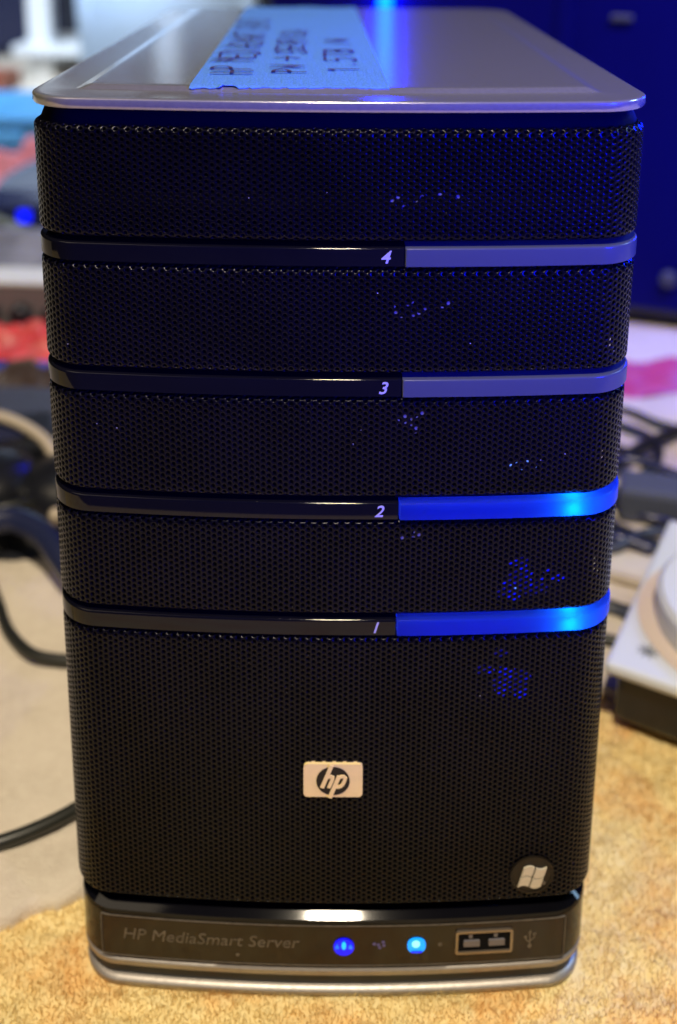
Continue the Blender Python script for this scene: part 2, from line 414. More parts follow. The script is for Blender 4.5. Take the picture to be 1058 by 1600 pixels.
# lid
LW = 0.1428; LZ = 0.2482
loft('lid', LW, -0.0006, 0.234, 0.012, 0.014,
     [(0.0010, LZ-0.0026), (0.0003, LZ-0.0024), (0.0, LZ-0.0019), (0.0, LZ-0.0006), (0.00004, LZ-0.00040), (0.00013, LZ-0.00023), (0.00026, LZ-0.00010), (0.00042, LZ-0.00003), (0.0006, LZ), (0.0020, LZ),
      (0.0098, LZ), (0.0104, LZ+0.00006), (0.0112, LZ+0.0003), (0.0126, LZ+0.00085), (0.0132, LZ+0.00096), (0.0140, LZ+0.0010), (0.016, LZ+0.0010), (0.030, LZ+0.0010)],
     M['silver'], server)
def lid_z(x, y):
    d = min(LW/2-abs(x), y+0.0006-SAG*(x/(LW/2))**2, 0.234-y)
    return LZ+0.0010*min(1, max(0, (d-0.0104)/0.0032))

# base: glossy panel, silver trims, dark groove
loft('base_panel', 0.1405, -0.0004, 0.2315, RF, 0.012, [(0.0060, 0.02695), (0.0025, 0.02680), (0.0022, 0.02665), (0.0021, 0.02659), (0.0004, 0.02556), (0.0003, 0.02550), (0.0, 0.0247), (0.0, 0.0243), (0.0, 0.0104), (0.0012, 0.0100)], M['gloss'], server)
loft('upper_trim', 0.1402, -0.0006, 0.2315, RF, 0.012, [(0.0010, 0.0070), (0.0002, 0.0073), (0.0, 0.0078), (0.0, 0.0090), (0.0006, 0.0097), (0.0014, 0.0099)], M['trim'], server)
loft('base_groove', 0.1402, -0.0006, 0.2315, RF, 0.012, [(0.0016, 0.0024), (0.0014, 0.0071)], M['groove'], server)
loft('lower_trim', 0.1396, -0.0006, 0.2315, RF, 0.012, [(0.0010, 0.0000), (0.0002, 0.0004), (0.0, 0.0009), (0.0, 0.0018), (0.0006, 0.0025), (0.0016, 0.0028)], M['trim'], server)

# window panel and its print on the base
BP = 0.0005
def strip(x0, x1, z0, z1, material, name, parent, proud, th, n=60):
    """thin raised rectangle following the bow of the front"""
    v, f = [], []
    for x in np.linspace(x0, x1, n+1):
        u = path.u_of_x(float(x))
        for ins, z in ((-proud, z0), (-proud-th, z0), (-proud-th, z1), (-proud, z1)):
            px, py = path.at(u, ins); v.append((float(px), float(py), z))
    for i in range(n):
        for k in range(4): f.append((i*4+k, i*4+(k+1) % 4, i*4+4+(k+1) % 4, i*4+4+k))
    f += [(0, 3, 2, 1), (n*4, n*4+1, n*4+2, n*4+3)]
    return from_py(name, v, f, material, parent)
strip(-0.0625, 0.0625, 0.0112, 0.0236, M['smoked'], 'smoked_window', server, BP-.0004, 0.0004)
for z in (0.0108, 0.0240): strip(-0.0629, 0.0629, z-.00012, z+.00012, M['faint'], 'window_edge', server, BP-.0004, .0005)
for x in (-0.0629, 0.0629): strip(x-.00013, x+.00013, 0.0109, 0.0239, M['faint'], 'window_edge', server, BP-.0004, .0005, 1)
wrap_text('HP MediaSmart Server', 0.0052, -0.0334, 0.0182, M['faint'], 'front_lettering', server, shear=0.18, proud=BP, bold=0.0, xs=1.0)
PB = wrap_poly(circ(2.75), 0.0029, 0.0174, M['led_blue'], 'power_button', server, proud=BP, th=0.0004)
wrap_poly([(0, 2.2), (.5, 1.5), (.62, .6), (.4, -.3), (0, -.6), (-.4, -.3), (-.62, .6), (-.5, 1.5)], 0.0029, 0.0174, M['led_cyan'], 'power_symbol', PB, proud=BP+.0005, th=0.0001)
for s in (-1, 1):
    wrap_poly([(s*2.35, .2), (s*1.75, 1.35), (s*1.2, -.1), (s*1.5, -.35), (s*1.8, .5), (s*2.3, -.3)][::s], 0.0029, 0.0174, M['led_mid'], 'power_symbol', PB, proud=BP+.0005, th=0.0001)
M['led_stat'] = mat('bright_blue_led', (0, .1, .2), .3, emit=(0.0, 0.30, 1.0), estr=1.4)
SL = wrap_poly(rrect(4.9, 4.8, 2.1), 0.0225, 0.0176, M['led_stat'], 'status_light', server, proud=BP, th=0.0004)
wrap_poly(rrect(3.0, .6, .2), 0.0225, 0.0158, M['led_blue'], 'status_symbol', SL, proud=BP+.0005, th=0.0001)
M['led_core'] = mat('white_cyan_core', (0, .2, .2), .3, emit=(.35, 1.0, 1.0), estr=1.3)
wrap_poly(circ(1.1, 20), 0.0223, 0.0184, M['led_core'], 'status_core', SL, proud=BP+.0005, th=0.0001)
M['violet'] = mat('dim_violet_mark', (0.10, 0.09, 0.30), 0.4)
for dx, dz in ((0, 0), (1.3, .9), (-1.1, .3), (.4, -.9), (1.5, -.2)):
    wrap_poly(circ(.45), 0.0122+dx*.001, 0.0178+dz*.001, M['violet'], 'network_symbol', server, proud=BP, th=0.0001)
wrap_poly(circ(.6), 0.0289, 0.0175, M['faint'], 'indicator_dot', server, proud=BP, th=0.0001)
wrap_poly(circ(.55), -0.0258, 0.0137, M['faint'], 'indicator_dot', server, proud=BP, th=0.0001)
# usb ports
UX, UZ = 0.0408, 0.0181
up = empty('usb_port_block'); up.parent = server
wrap_ring(rrect(15.6, 7.6, .8), rrect(14.2, 6.2, .4), UX, UZ, M['usbmetal'], 'port_frame', up, BP, 0.0006)
wrap_poly(rrect(14.4, 6.4, .4), UX, UZ, M['chassis'], 'port_dark_plate', up, proud=BP, th=0.00012)  # flat black plate painting the shade inside the sockets
for s in (-1, 1):
    wrap_poly(rrect(4.4, 1.9, .3), UX+s*.0034, UZ-0.0003, M['usbtongue'], 'port_tongue', up, proud=BP+.0001, th=0.0005)
    wrap_poly(rrect(1.0, 1.0, .2), UX+s*.0034-.0003, UZ+0.0019, M['usbtongue'], 'port_tab', up, proud=BP+.0001, th=0.0003)
# usb trident symbol
us = wrap_poly([(-.18, -2.0), (.18, -2.0), (.18, 2.0), (.5, 2.0), (0, 2.9), (-.5, 2.0), (-.18, 2.0)], 0.0534, 0.0178, M['faint'], 'usb_symbol', server, proud=BP, th=0.0001)
wrap_poly(circ(.6), 0.0534, 0.0153, M['faint'], 'symbol_piece', us, proud=BP, th=0.0001)
wrap_poly([(.18, -.9), (1.35, .3), (1.35, 1.1), (1.7, 1.1), (1.7, 1.9), (.8, 1.9), (.8, 1.1), (1.05, 1.1), (1.05, .45), (.18, -.4)], 0.0534, 0.0178, M['faint'], 'symbol_piece', us, proud=BP, th=0.0001)
wrap_poly([(-.18, -1.4), (-.18, -.9), (-1.05, 0), (-1.05, .3), (-1.35, .3), (-1.35, -.15)], 0.0534, 0.0178, M['faint'], 'symbol_piece', us, proud=BP, th=0.0001)
wrap_poly(circ(.45), 0.0534-.0012, 0.0178+.0006, M['faint'], 'symbol_piece', us, proud=BP, th=0.0001)

# maker's badge
bx, bz = -0.0003, 0.0708
badge = wrap_poly(rrect(15.2, 10.0, 1.1), bx, bz, M['cream'], 'maker_badge', server, proud=-0.0004, th=0.0012)
wrap_poly(circ(4.3, 48, sx=1.0), bx, bz, M['logodark'], 'badge_disc', badge, proud=0.0008, th=0.00012)
def stroke(P, w, x, z, material, name, parent, proud, th, closed=False):
    """constant-width mitred ribbon of a polyline (mm)"""
    P = [Vector((p[0], p[1])) for p in P]; L, Rr = [], []
    for i, p in enumerate(P):
        a = P[max(i-1, 0)]; b = P[min(i+1, len(P)-1)]; d = (b-a).normalized(); n = Vector((-d.y, d.x))
        L.append(p+n*w/2); Rr.append(p-n*w/2)
    uc = path.u_of_x(x); v, f = [], []; n = len(P)
    for zz in (proud, proud+th):
        for q in L+Rr:
            px, py = path.at(uc+q.x*.001, -zz); v.append((float(px), float(py), z+q.y*.001))
    for i in range(n-1):
        f += [(i, i+1, n+i+1, n+i), (2*n+i, 3*n+i, 3*n+i+1, 2*n+i+1), (i, 2*n+i, 2*n+i+1, i+1), (n+i, n+i+1, 3*n+i+1, 3*n+i)]
    f += [(0, n, 3*n, 2*n), (n-1, 3*n-1, 4*n-1, 2*n-1)]
    return from_py(name, v, f, material, parent)
def sl(x, y): return (x+0.36*y, y)
stroke([sl(-2.15, -1.9), sl(-2.15, 4.95)], 1.05, bx, bz, M['cream'], 'badge_letter', badge, 0.0009, 0.0003)
stroke([sl(-1.75, 1.35), sl(-1.1, 1.6), sl(-.5, 1.35), sl(-.4, .8), sl(-.4, -1.9)], .9, bx, bz, M['cream'], 'badge_letter', badge, 0.0009, 0.0003)
stroke([sl(.95, 1.75), sl(.95, -4.95)], 1.05, bx, bz, M['cream'], 'badge_letter', badge, 0.0009, 0.0003)
stroke([sl(1.2, 1.5), sl(2.2, 1.6), sl(2.75, 1.2), sl(2.85, .4), sl(2.8, -.8), sl(2.5, -1.4), sl(1.9, -1.6), sl(1.2, -1.6)], .9, bx, bz, M['cream'], 'badge_letter', badge, 0.0009, 0.0003)

# round window badge with the waving four-pane flag
wx, wz = 0.0530, 0.0388
fb = wrap_poly(circ(5.6, 40), wx, wz, M['badge'], 'flag_badge', server, proud=-0.0003, th=0.0007)
wrap_ring(circ(5.9, 40), circ(5.4, 40), wx, wz, M['badge'], 'badge_rim', fb, 0.0, 0.0006)
def flag(u, v):                                    # u,v in 0..1 -> mm
    x = -3.9+6.2*u+1.5*v; y = -3.2+6.0*v+0.55*math.sin(u*2*math.pi)*1.0-0.2*u
    return (x, y)
for iu in (0, 1):
    for iv in (0, 1):
        g = .035; u0, u1, v0, v1 = iu*.5+(g if iu else 0), .5+iu*.5-(0 if iu else g), iv*.5+(g if iv else 0), .5+iv*.5-(0 if iv else g)
        pl = [flag(u0+(u1-u0)*k/6, v0) for k in range(7)]+[flag(u1+(u0-u1)*k/6, v1) for k in range(7)]
        wrap_poly(pl, wx, wz, M['pearl'], 'flag_pane', fb, proud=0.0005, th=0.0005)
wrap_poly(circ(.5, 12), wx+0.0032, wz-0.0026, M['faint'], 'trademark_dot', fb, proud=0.0005, th=0.0003)

# ------------------------------------------------------------ painter's tape with handwriting
tape = empty('painters_tape', (-0.0115, 0.012, LZ)); tag(tape, "blue painter's tape with handwritten marker notes, stuck on the silver lid", 'tape')
TA = R(1.3); TWd = 0.0463; TL = 0.2225
def tp(a, b, h=0.0):                                # a across, b along -> local to the tape empty
    x = a*math.cos(TA)-b*math.sin(TA); y = a*math.sin(TA)*0.15+b*math.cos(TA)
    wxx, wyy = x-0.0115, y+0.012
    return (x, y, lid_z(wxx, min(wyy, .2335))-LZ+0.00022+h)
NX, NY = 60, 150; v, f = [], []
for j in range(NY+1):
    for i in range(NX+1):
        a = (i/NX-.5)*TWd; b = j/NY*TL
        if j == 0: b += random.uniform(-.00035, .00035)+(0.0009 if 9 < i < 14 else 0)
        if j == NY: b += 0.002*math.sin(i*.21+1)+random.uniform(-.0006, .0006)
        wr = 0.00006*math.sin(i*.9+j*.13)*math.sin(j*.3)
        if j == 0: wr += 0.0001+(0.0004 if 8 < i < 15 else 0)
        x, y, z = tp(a, b, abs(wr)); v.append((x, y, z))
for j in range(NY):
    for i in range(NX):
        a = j*(NX+1)+i; f.append((a, a+1, a+NX+2, a+NX+1))
ts = from_py('tape_strip', v, f, M['tape'], tape)
ts.modifiers.new('thickness', 'SOLIDIFY').thickness = 0.00015
# stroke letters: each a list of polylines on a 0..1 box
def arcp(cx, cy, rx, ry, a0, a1, n=8): return [(cx+rx*math.cos(R(a0+(a1-a0)*k/n)), cy+ry*math.sin(R(a0+(a1-a0)*k/n))) for k in range(n+1)]
GL = {
 'H': [[(0, 0), (0, 1)], [(1, 0), (1, 1)], [(0, .5), (1, .5)]],
 'P': [[(0, 0), (0, 1)], [(0, 1)]+arcp(.3, .75, .6, .25, 90, -90)+[(0, .5)]],
 'M': [[(0, 0), (0, 1), (.5, .35), (1, 1), (1, 0)]],
 'E': [[(1, 1), (0, 1), (0, 0), (1, 0)], [(0, .5), (.8, .5)]],
 'D': [[(0, 0), (0, 1)]+arcp(.2, .5, .8, .5, 90, -90)+[(0, 0)]],
 'I': [[(.5, 0), (.5, 1)]],
 'A': [[(0, 0), (.5, 1), (1, 0)], [(.2, .35), (.8, .35)]],
 'S': [arcp(.5, .75, .45, .25, 20, 270, 9)+arcp(.5, .25, .45, .25, 90, -160, 9)],
 'R': [[(0, 0), (0, 1)]+arcp(.3, .75, .6, .25, 90, -90)+[(.1, .5), (1, 0)]],
 'T': [[(0, 1), (1, 1)], [(.5, 1), (.5, 0)]],
 'X': [[(0, 0), (1, 1)], [(0, 1), (1, 0)]],
 '4': [[(.7, 0), (.7, 1), (0, .4), (1, .4)]],
 '7': [[(0, 1), (1, 1), (.4, 0)]],
 '5': [[(.9, 1), (.15, 1), (.1, .55)]+arcp(.4, .32, .5, .32, 90, -140)],
 'W': [[(0, 1), (.25, 0), (.5, .7), (.75, 0), (1, 1)]],
 '>': [[(0, .5), (1.3, .5)], [(.8, .85), (1.3, .5), (.8, .15)]],
 '9': [arcp(.5, .7, .4, .3, 0, 360, 12)+[(.85, .3), (.6, 0)]],
 '/': [[(0, 0), (1, 1)]],
 '1': [[(.2, .8), (.5, 1), (.5, 0)]],
 '.': [[(.4, 0), (.5, .06)]],
 'B': [[(0, 0), (0, 1)]+arcp(.3, .76, .55, .24, 90, -90)+arcp(.3, .26, .65, .26, 90, -90)+[(0, 0)]],
 'U': [[(0, 1), (0, .3)]+arcp(.5, .3, .5, .3, 180, 360)+[(1, 1)]],
 '2': [arcp(.5, .7, .45, .3, 170, -20)+[(0, 0), (1, 0)]],
 'C': [arcp(.5, .5, .5, .5, 50, 310, 10)], ' ': []}
def write(text, b0, length, across, height):
    pitch = length/len(text); v, f = [], []
    for i, ch in enumerate(text):
        jx, jy, js = random.uniform(-.06, .06), random.uniform(-.07, .07), random.uniform(.9, 1.1)
        lean = random.uniform(-.08, .12)
        for pl in GL[ch]:
            P = []
            for k in range(len(pl)-1):
                for q in range(3): P.append((pl[k][0]+(pl[k+1][0]-pl[k][0])*q/3, pl[k][1]+(pl[k+1][1]-pl[k][1])*q/3))
            P.append(pl[-1])
            Q = []
            for (px, py) in P:
                lx = (px*js*0.72+lean*py+jx)*pitch; ly = (py*js+jy)*height
                Q.append(Vector((across-ly, b0+i*pitch+lx)))
            n0 = len(v); w = random.uniform(.00040, .00054)
            for k, p in enumerate(Q):
                d = (Q[min(k+1, len(Q)-1)]-Q[max(k-1, 0)]); d = d.normalized() if d.length > 0 else Vector((1, 0)); n = Vector((-d.y, d.x))*w
                e = d*w*(-.8 if k == 0 else .8 if k == len(Q)-1 else 0)
                v.append(tp(*(p+n+e), .00045)); v.append(tp(*(p-n+e), .00045))
            for k in range(len(Q)-1): f.append((n0+2*k, n0+2*k+1, n0+2*k+3, n0+2*k+2))
    return from_py('handwriting', v, f, M['ink'], tape)
write('HP MEDIASMART EX475', 0.018, 0.140, -0.0103, 0.0105)
write('PW > SSE9P/UCA', 0.021, 0.100, 0.0030, 0.0085)
write('1.5TB /W', 0.024, 0.072, 0.0165, 0.0080)

# ------------------------------------------------------------ ground
def carpet_mat(name, c1, c2, c3, sc, bump):
    m = bpy.data.materials.new(name); m.use_nodes = True; nt = m.node_tree; b = nt.nodes['Principled BSDF']
    b.inputs['Roughness'].default_value = 0.95; b.inputs['Specular IOR Level'].default_value = 0.1
    geo = nt.nodes.new('ShaderNodeNewGeometry')
    def noise(s, d=4, dist=0.0):
        n = nt.nodes.new('ShaderNodeTexNoise'); n.inputs['Scale'].default_value = s; n.inputs['Detail'].default_value = d
        n.inputs['Distortion'].default_value = dist; nt.links.new(geo.outputs['Position'], n.inputs['Vector']); return n
    n1 = noise(sc, 3, .4); n2 = noise(sc*7, 3)
    r1 = nt.nodes.new('ShaderNodeMapRange'); r1.inputs[1].default_value = .46; r1.inputs[2].default_value = .64
    nt.links.new(n1.outputs['Fac'], r1.inputs[0])
    a = nt.nodes.new('ShaderNodeMix'); a.data_type = 'RGBA'; a.inputs[6].default_value = (*c1, 1); a.inputs[7].default_value = (*c2, 1)
    nt.links.new(r1.outputs[0], a.inputs[0])
    r2 = nt.nodes.new('ShaderNodeMapRange'); r2.inputs[1].default_value = .4; r2.inputs[2].default_value = .75; r2.inputs[4].default_value = .6
    nt.links.new(n2.outputs['Fac'], r2.inputs[0])
    c = nt.nodes.new('ShaderNodeMix'); c.data_type = 'RGBA'; c.inputs[7].default_value = (*c3, 1)
    nt.links.new(r2.outputs[0], c.inputs[0]); nt.links.new(a.outputs[2], c.inputs[6])
    nt.links.new(c.outputs[2], b.inputs['Base Color'])
    n3 = noise(900, 4); bp = nt.nodes.new('ShaderNodeBump'); bp.inputs['Strength'].default_value = bump; bp.inputs['Distance'].default_value = 0.001
    nt.links.new(n3.outputs['Fac'], bp.inputs['Height']); nt.links.new(bp.outputs[0], b.inputs['Normal'])
    return m
M['carpet'] = carpet_mat('mustard_wool_carpet', (0.84, 0.69, 0.35), (0.81, 0.54, 0.22), (0.87, 0.75, 0.43), 34, 0.0)
M['rug'] = carpet_mat('beige_felt_rug', (0.68, 0.60, 0.50), (0.61, 0.535, 0.44), (0.74, 0.67, 0.56), 35, 0.6)
from mathutils import noise as mn
def sheet(name, x0, x1, y0, y1, step, zf, material, mask=None):
    nx = int((x1-x0)/step)+1; ny = int((y1-y0)/step)+1; v, f = [], []; idx = {}
    for j in range(ny):
        for i in range(nx):
            x = x0+i*step; y = y0+j*step; v.append((x, y, zf(x, y)))
    for j in range(ny-1):
        for i in range(nx-1):
            f.append((j*nx+i, j*nx+i+1, (j+1)*nx+i+1, (j+1)*nx+i))
    return from_py(name, v, f, material, None, True)
def cz(x, y):
    h = 0.0014*mn.noise((x*110, y*110, 0))+0.0007*mn.noise((x*300, y*300, 3))+0.0002
    if abs(x) < .075 and 0 < y < .24: h = min(h, -0.0002)-0.0003
    return h
gf = sheet('carpet', -0.19, 0.23, -0.07, 0.14, 0.0013, cz, M['carpet'])
gf['kind'] = 'structure'
from_py('carpet_sheet', [(-.9, -.27, -.0012), (.9, -.27, -.0012), (.9, .3, -.0012), (-.9, .3, -.0012)], [(0, 1, 2, 3)], M['carpet'])['kind'] = 'structure'
fl = from_py('floor', [(-6, -5, -0.006), (6, -5, -0.006), (6, 5, -0.006), (-6, 5, -0.006)], [(0, 1, 2, 3)], mat('dark_wood_floor', (0.03, 0.025, 0.022), 0.6, noise=.3, nscale=8)); fl['kind'] = 'structure'
def pile(name, n, x0, x1, y0, y1, zf, material, keepf, hmax):
    x = np.random.uniform(x0, x1, n); y = np.random.uniform(y0, y1, n)
    keep = keepf(x, y); x, y = x[keep], y[keep]; n = len(x)
    z = np.array([zf(a, b) for a, b in zip(x, y)])
    a = np.random.uniform(0, 2*math.pi, n); h = np.random.uniform(.4, 1.0, n)*hmax; w = np.random.uniform(.00010, .00018, n)
    l = np.random.uniform(.0002, .0016, n); b = np.random.uniform(0, 2*math.pi, n)
    V = np.zeros((n, 4, 3)); dx, dy = np.cos(a)*w, np.sin(a)*w
    V[:, 0] = np.stack([x-dx, y-dy, z-.0006], 1); V[:, 1] = np.stack([x+dx, y+dy, z-.0006], 1)
    V[:, 2] = np.stack([x+dx*.5+np.cos(b)*l, y+dy*.5+np.sin(b)*l, z+h], 1); V[:, 3] = np.stack([x-dx*.5+np.cos(b)*l, y-dy*.5+np.sin(b)*l, z+h], 1)
    F = np.arange(4*n).reshape(n, 4)
    o = from_py(name, V.reshape(-1, 3).tolist(), F.tolist(), material); o['kind'] = 'stuff'; return o
def off_server(x, y): return ~((np.abs(x) < .0700) & (y > .004+.004*(x/.07)**2-.003) & (y < .232))
def soft(src):                                       # same wool colours, fibres also pass light through
    m = src.copy(); m.name = src.name+'_fibre'; nt = m.node_tree
    b = nt.nodes['Principled BSDF']; t = nt.nodes.new('ShaderNodeBsdfTranslucent'); mx = nt.nodes.new('ShaderNodeMixShader'); mx.inputs[0].default_value = .5
    c = b.inputs['Base Color'].links[0].from_socket; nt.links.new(c, t.inputs['Color'])
    for l in list(b.inputs['Normal'].links): nt.links.remove(l)
    nt.links.new(b.outputs[0], mx.inputs[1]); nt.links.new(t.outputs[0], mx.inputs[2]); nt.links.new(mx.outputs[0], nt.nodes['Material Output'].inputs['Surface']); return m
tag(pile('carpet_pile', 170000, -0.125, 0.17, -0.05, 0.115, cz, soft(M['carpet']), off_server, .0016), 'short fuzzy mustard yellow carpet pile around the tower', 'carpet pile')

# beige rug lying behind, wavy front edge
def edge_y(x):
    e = np.interp(x, [-1.5, -.12, -.0989, -.0885, -.0782, 0, .095, .11, .12, .17, 1.5], [-.02, .012, .0175, .0215, .0262, .07, .116, .110, .098, .05, -.1])
    return e+.0022*mn.noise((x*130, 0, 0))+.0012*mn.noise((x*400, 5, 0))
vx = np.r_[np.linspace(-1.5, -.2, 20), np.linspace(-.19, .19, 190), np.linspace(.2, 1.5, 20)]
ys = np.r_[0, .0006, .0016, np.linspace(.004, .45, 110), .8, 1.4, 3.4]
v, f = [], []
for j, dy in enumerate(ys):
    for x in vx:
        y = edge_y(x)+dy if dy < 3 else 3.4
        top = 0.0040+0.0011*mn.noise((x*55, y*55, 1))+.0006*mn.noise((x*200, y*200, 2))
        z = (-.001 if j == 0 else .0018 if j == 1 else top)
        if abs(x) < .075 and y < .24: z = -0.0015
        v.append((float(x), float(y), z))
nx = len(vx)
for j in range(len(ys)-1):
    for i in range(nx-1): f.append((j*nx+i, j*nx+i+1, (j+1)*nx+i+1, (j+1)*nx+i))
rug = from_py('rug', v, f, M['rug'], None, True)
rug['kind'] = 'structure'

# ------------------------------------------------------------ things on the floor
M['cable'] = mat('black_rubber_cable', (0.018, 0.019, 0.016), 0.35)
M['cableg'] = mat('grey_cable', (0.30, 0.29, 0.32), 0.45)
M['black'] = mat('black_plastic', (0.012, 0.013, 0.018), 0.3, noise=.3)
M['navy'] = mat('navy_plastic', (0.015, 0.02, 0.06), 0.25)
M['white'] = mat('white_plastic', (0.72, 0.75, 0.78), 0.35, noise=.04, nscale=20)
M['red'] = mat('red_plastic_bag', (0.75, 0.05, 0.05), 0.4, noise=.35, nscale=60)
M['pink'] = mat('pink_cloth', (0.45, 0.04, 0.16), 0.8, color2=(0.45, 0.14, 0.38), nscale=25)
M['slate'] = mat('slate_plastic', (0.05, 0.058, 0.085), 0.4)
M['grey'] = mat('grey_metal_case', (0.16, 0.15, 0.16), 0.45, metal=.2)
M['greyl'] = mat('light_grey_top', (0.62, 0.62, 0.62), 0.5)
M['beigeb'] = mat('beige_plastic', (0.50, 0.42, 0.32), 0.4)
M['blueb'] = mat('blue_plastic_box', (0.07, 0.30, 0.62), 0.5, noise=.2, nscale=14)
M['pale'] = mat('pale_blue_plastic', (0.50, 0.66, 0.90), 0.6, noise=.05, nscale=3)
M['wall'] = mat('dark_wall', (0.02, 0.025, 0.045), 0.8)
M['brown'] = mat('red_brown_wood', (0.32, 0.09, 0.045), 0.5, noise=.3, nscale=12)
M['led_out'] = mat('blue_case_led', (0, .05, .2), .3, emit=(0.0, 0.009, 1.0), estr=70)
M['led_dot'] = mat('blue_dot_led', (0, 0, .2), .3, emit=(0.0, 0.005, 1.0), estr=2.0)

def one(o, label, cat, group=None): return tag(o, label, cat, group)
def crumple(name, sx, sy, h, loc, material, seed, n=36, rz=0):
    v, f = [], []
    for j in range(n+1):
        for i in range(n+1):
            a, b = i/n*2-1, j/n*2-1; e = max(0, 1-(abs(a)**3+abs(b)**3)*.8)
            k = abs(mn.noise((a*2.2+seed, b*2.2, 0)))*1.1+abs(mn.noise((a*5+seed, b*5, 2)))*.4+.25
            z = h*e*k; x = a*sx*(1+.12*mn.noise((b*3, seed, 0))); y = b*sy*(1+.12*mn.noise((a*3, seed, 4)))
            v.append((x*math.cos(rz)-y*math.sin(rz), x*math.sin(rz)+y*math.cos(rz), z))
    v2 = [(p[0], p[1], 0.0) for p in v]; m = (n+1)**2
    for j in range(n):
        for i in range(n):
            a = j*(n+1)+i; f.append((a, a+1, a+n+2, a+n+1)); f.append((m+a, m+a+n+1, m+a+n+2, m+a+1))
    o = from_py(name, v+v2, f, material, None, True); o.location = loc; return o
one(tube('cable', [(-.30, -.02, .0075), (-.14, .029, .0068), (-.109, .0395, .0068), (-.0948, .0459, .0068), (-.0836, .0539, .0068), (-.079, .06, .0068)], .0023, M['cable']),
    'thick black cable running straight from the left edge to the lower tower side', 'cable')
one(tube('cable', [(-.20, .255, .007), (-.168, .215, .007), (-.150, .175, .007), (-.1400, .156, .007), (-.1310, .140, .007), (-.1190, .1275, .007), (-.1064, .1235, .007), (-.090, .1245, .007), (-.078, .13, .007)], .0024, M['cable']),
    'black cable curving in a bowl-shaped loop on the beige rug left of the tower', 'cable')
# headset with an arched band, black adapter
hs = empty('headset', (-.150, .186, 0)); one(hs, 'black headset with an arched blue-sheened band, lying left of the tower', 'headset')
tube('headband', [(-.045, -.03, .012), (-.022, -.012, .020), (.0, .006, .024), (.020, -.002, .024), (.036, -.020, .020), (.055, -.04, .012)], .0056, M['navy'], hs)
bm_o = bm_obj('ear_cup', lathe_bm([(.022, 0), (.026, .004), (.026, .018), (.020, .026), (.008, .029)], 32), M['black'], hs, True); bm_o.location = (-.018, .045, .004)
bm_o = bm_obj('ear_cup', lathe_bm([(.022, 0), (.026, .004), (.026, .018), (.020, .026), (.008, .029)], 32), M['black'], hs, True); bm_o.location = (.024, .042, .004)
bm_o = bm_obj('hinge_stud', lathe_bm([(.0028, 0), (.0032, .004), (.002, .006)], 20), M['beigeb'], hs, True); bm_o.location = (.0235, .012, .020)
one(tube('cable', [(-.21, .285, .03), (-.175, .272, .034), (-.150, .256, .032), (-.138, .240, .028), (-.1365, .226, .022), (-.142, .215, .012)], .0030, M['beigeb']),
    'thin tan cord bent over the black headset left of the tower', 'cord')
one(crumple('black_pouch', .060, .040, .022, (-.175, .232, .0035), M['black'], 6.4), 'soft black pouch under the headset left of the tower', 'pouch')
ad = empty('power_adapter', (-.175, .262, 0)); one(ad, 'black power adapter brick behind the headset at the left edge', 'adapter')
box('adapter_body', .06, .04, .026, (0, 0, .017), M['black'], ad, .003, (0, 0, .3))
box('rating_label', .03, .02, .0004, (0, 0, .0303), M['navy'], ad, 0, (0, 0, .3))
one(tube('cable', [(-.22, .235, .018), (-.18, .225, .026), (-.155, .232, .027), (-.135, .25, .018), (-.11, .262, .006)], .0030, M['cable']), 'black cable draped over the black pouch left of the tower', 'cable')
one(tube('cable', [(-.22, .205, .010), (-.17, .198, .020), (-.145, .205, .024), (-.125, .222, .012), (-.10, .235, .005)], .0026, M['cable']), 'thin black cable between the headset band and the black pouch', 'cable')
one(crumple('brown_wrapper', .030, .014, .018, (-.185, .372, .004), mat('dark_brown_wrapper', (.055, .035, .03), .5), 9.9), 'dark brown crumpled wrapper at the right end of the blue book', 'wrapper')
# slate notebook
nb = empty('notebook_computer', (-.225, .312, .004), R(-2)); one(nb, 'closed small slate grey notebook computer with beige edge, left of the tower', 'notebook computer')
box('base_half', .17, .045, .010, (0, 0, .005), M['beigeb'], nb, .002)
box('lid_half', .17, .045, .008, (0, 0, .0145), M['slate'], nb, .002)
# red bag lying on a blue book, grey component behind
bk = empty('book', (-.235, .403, .004), R(-2)); one(bk, 'thin blue book lying under the crumpled red bag', 'book')
box('cover', .17, .055, .004, (0, 0, .0105), mat('blue_cover', (.06, .08, .45), .5), bk, .001)
box('pages', .166, .051, .008, (0, 0, .004), M['greyl'], bk, .0006)
one(crumple('red_bag', .085, .026, .016, (-.230, .405, .0165), M['red'], 3.3), 'crumpled red plastic bag lying on the blue book left of the tower', 'bag')
rc = empty('receiver', (-.315, .505, 0), R(-3)); one(rc, 'grey component box with dark round knobs and a bright top edge behind the red bag', 'electronics box')
box('case', .28, .11, .036, (0, 0, .024), M['grey'], rc, .002)
box('top_plate', .282, .112, .003, (0, 0, .0437), M['greyl'], rc, .001)
for i in range(4):
    k = bm_obj('knob', lathe_bm([(.0075, 0), (.0075, .006), (.006, .008)], 24), M['black'], rc, True); k.rotation_euler = (R(90), 0, 0); k.location = (.060+i*.022, -.055, .022)
for i in range(3): box('foot', .012, .012, .006, (-.12+i*.12, 0, .003), M['black'], rc, .001)
one(crumple('lavender_cloth', .10, .040, .018, (-.29, .515, .0455), mat('lavender_cloth', (.24, .24, .30), .8, noise=.5, nscale=30), 8.1), 'rumpled lavender cloth on top of the grey component box', 'cloth')
rt = empty('router', (-.30, .625, 0), R(0)); one(rt, 'dark box with a small blue light behind the grey component box at the left', 'router')
box('router_body', .17, .05, .052, (0, 0, .030), M['navy'], rt, .004)
box('router_light', .010, .003, .010, (.044, -.0265, .046), M['led_dot'], rt, .001)
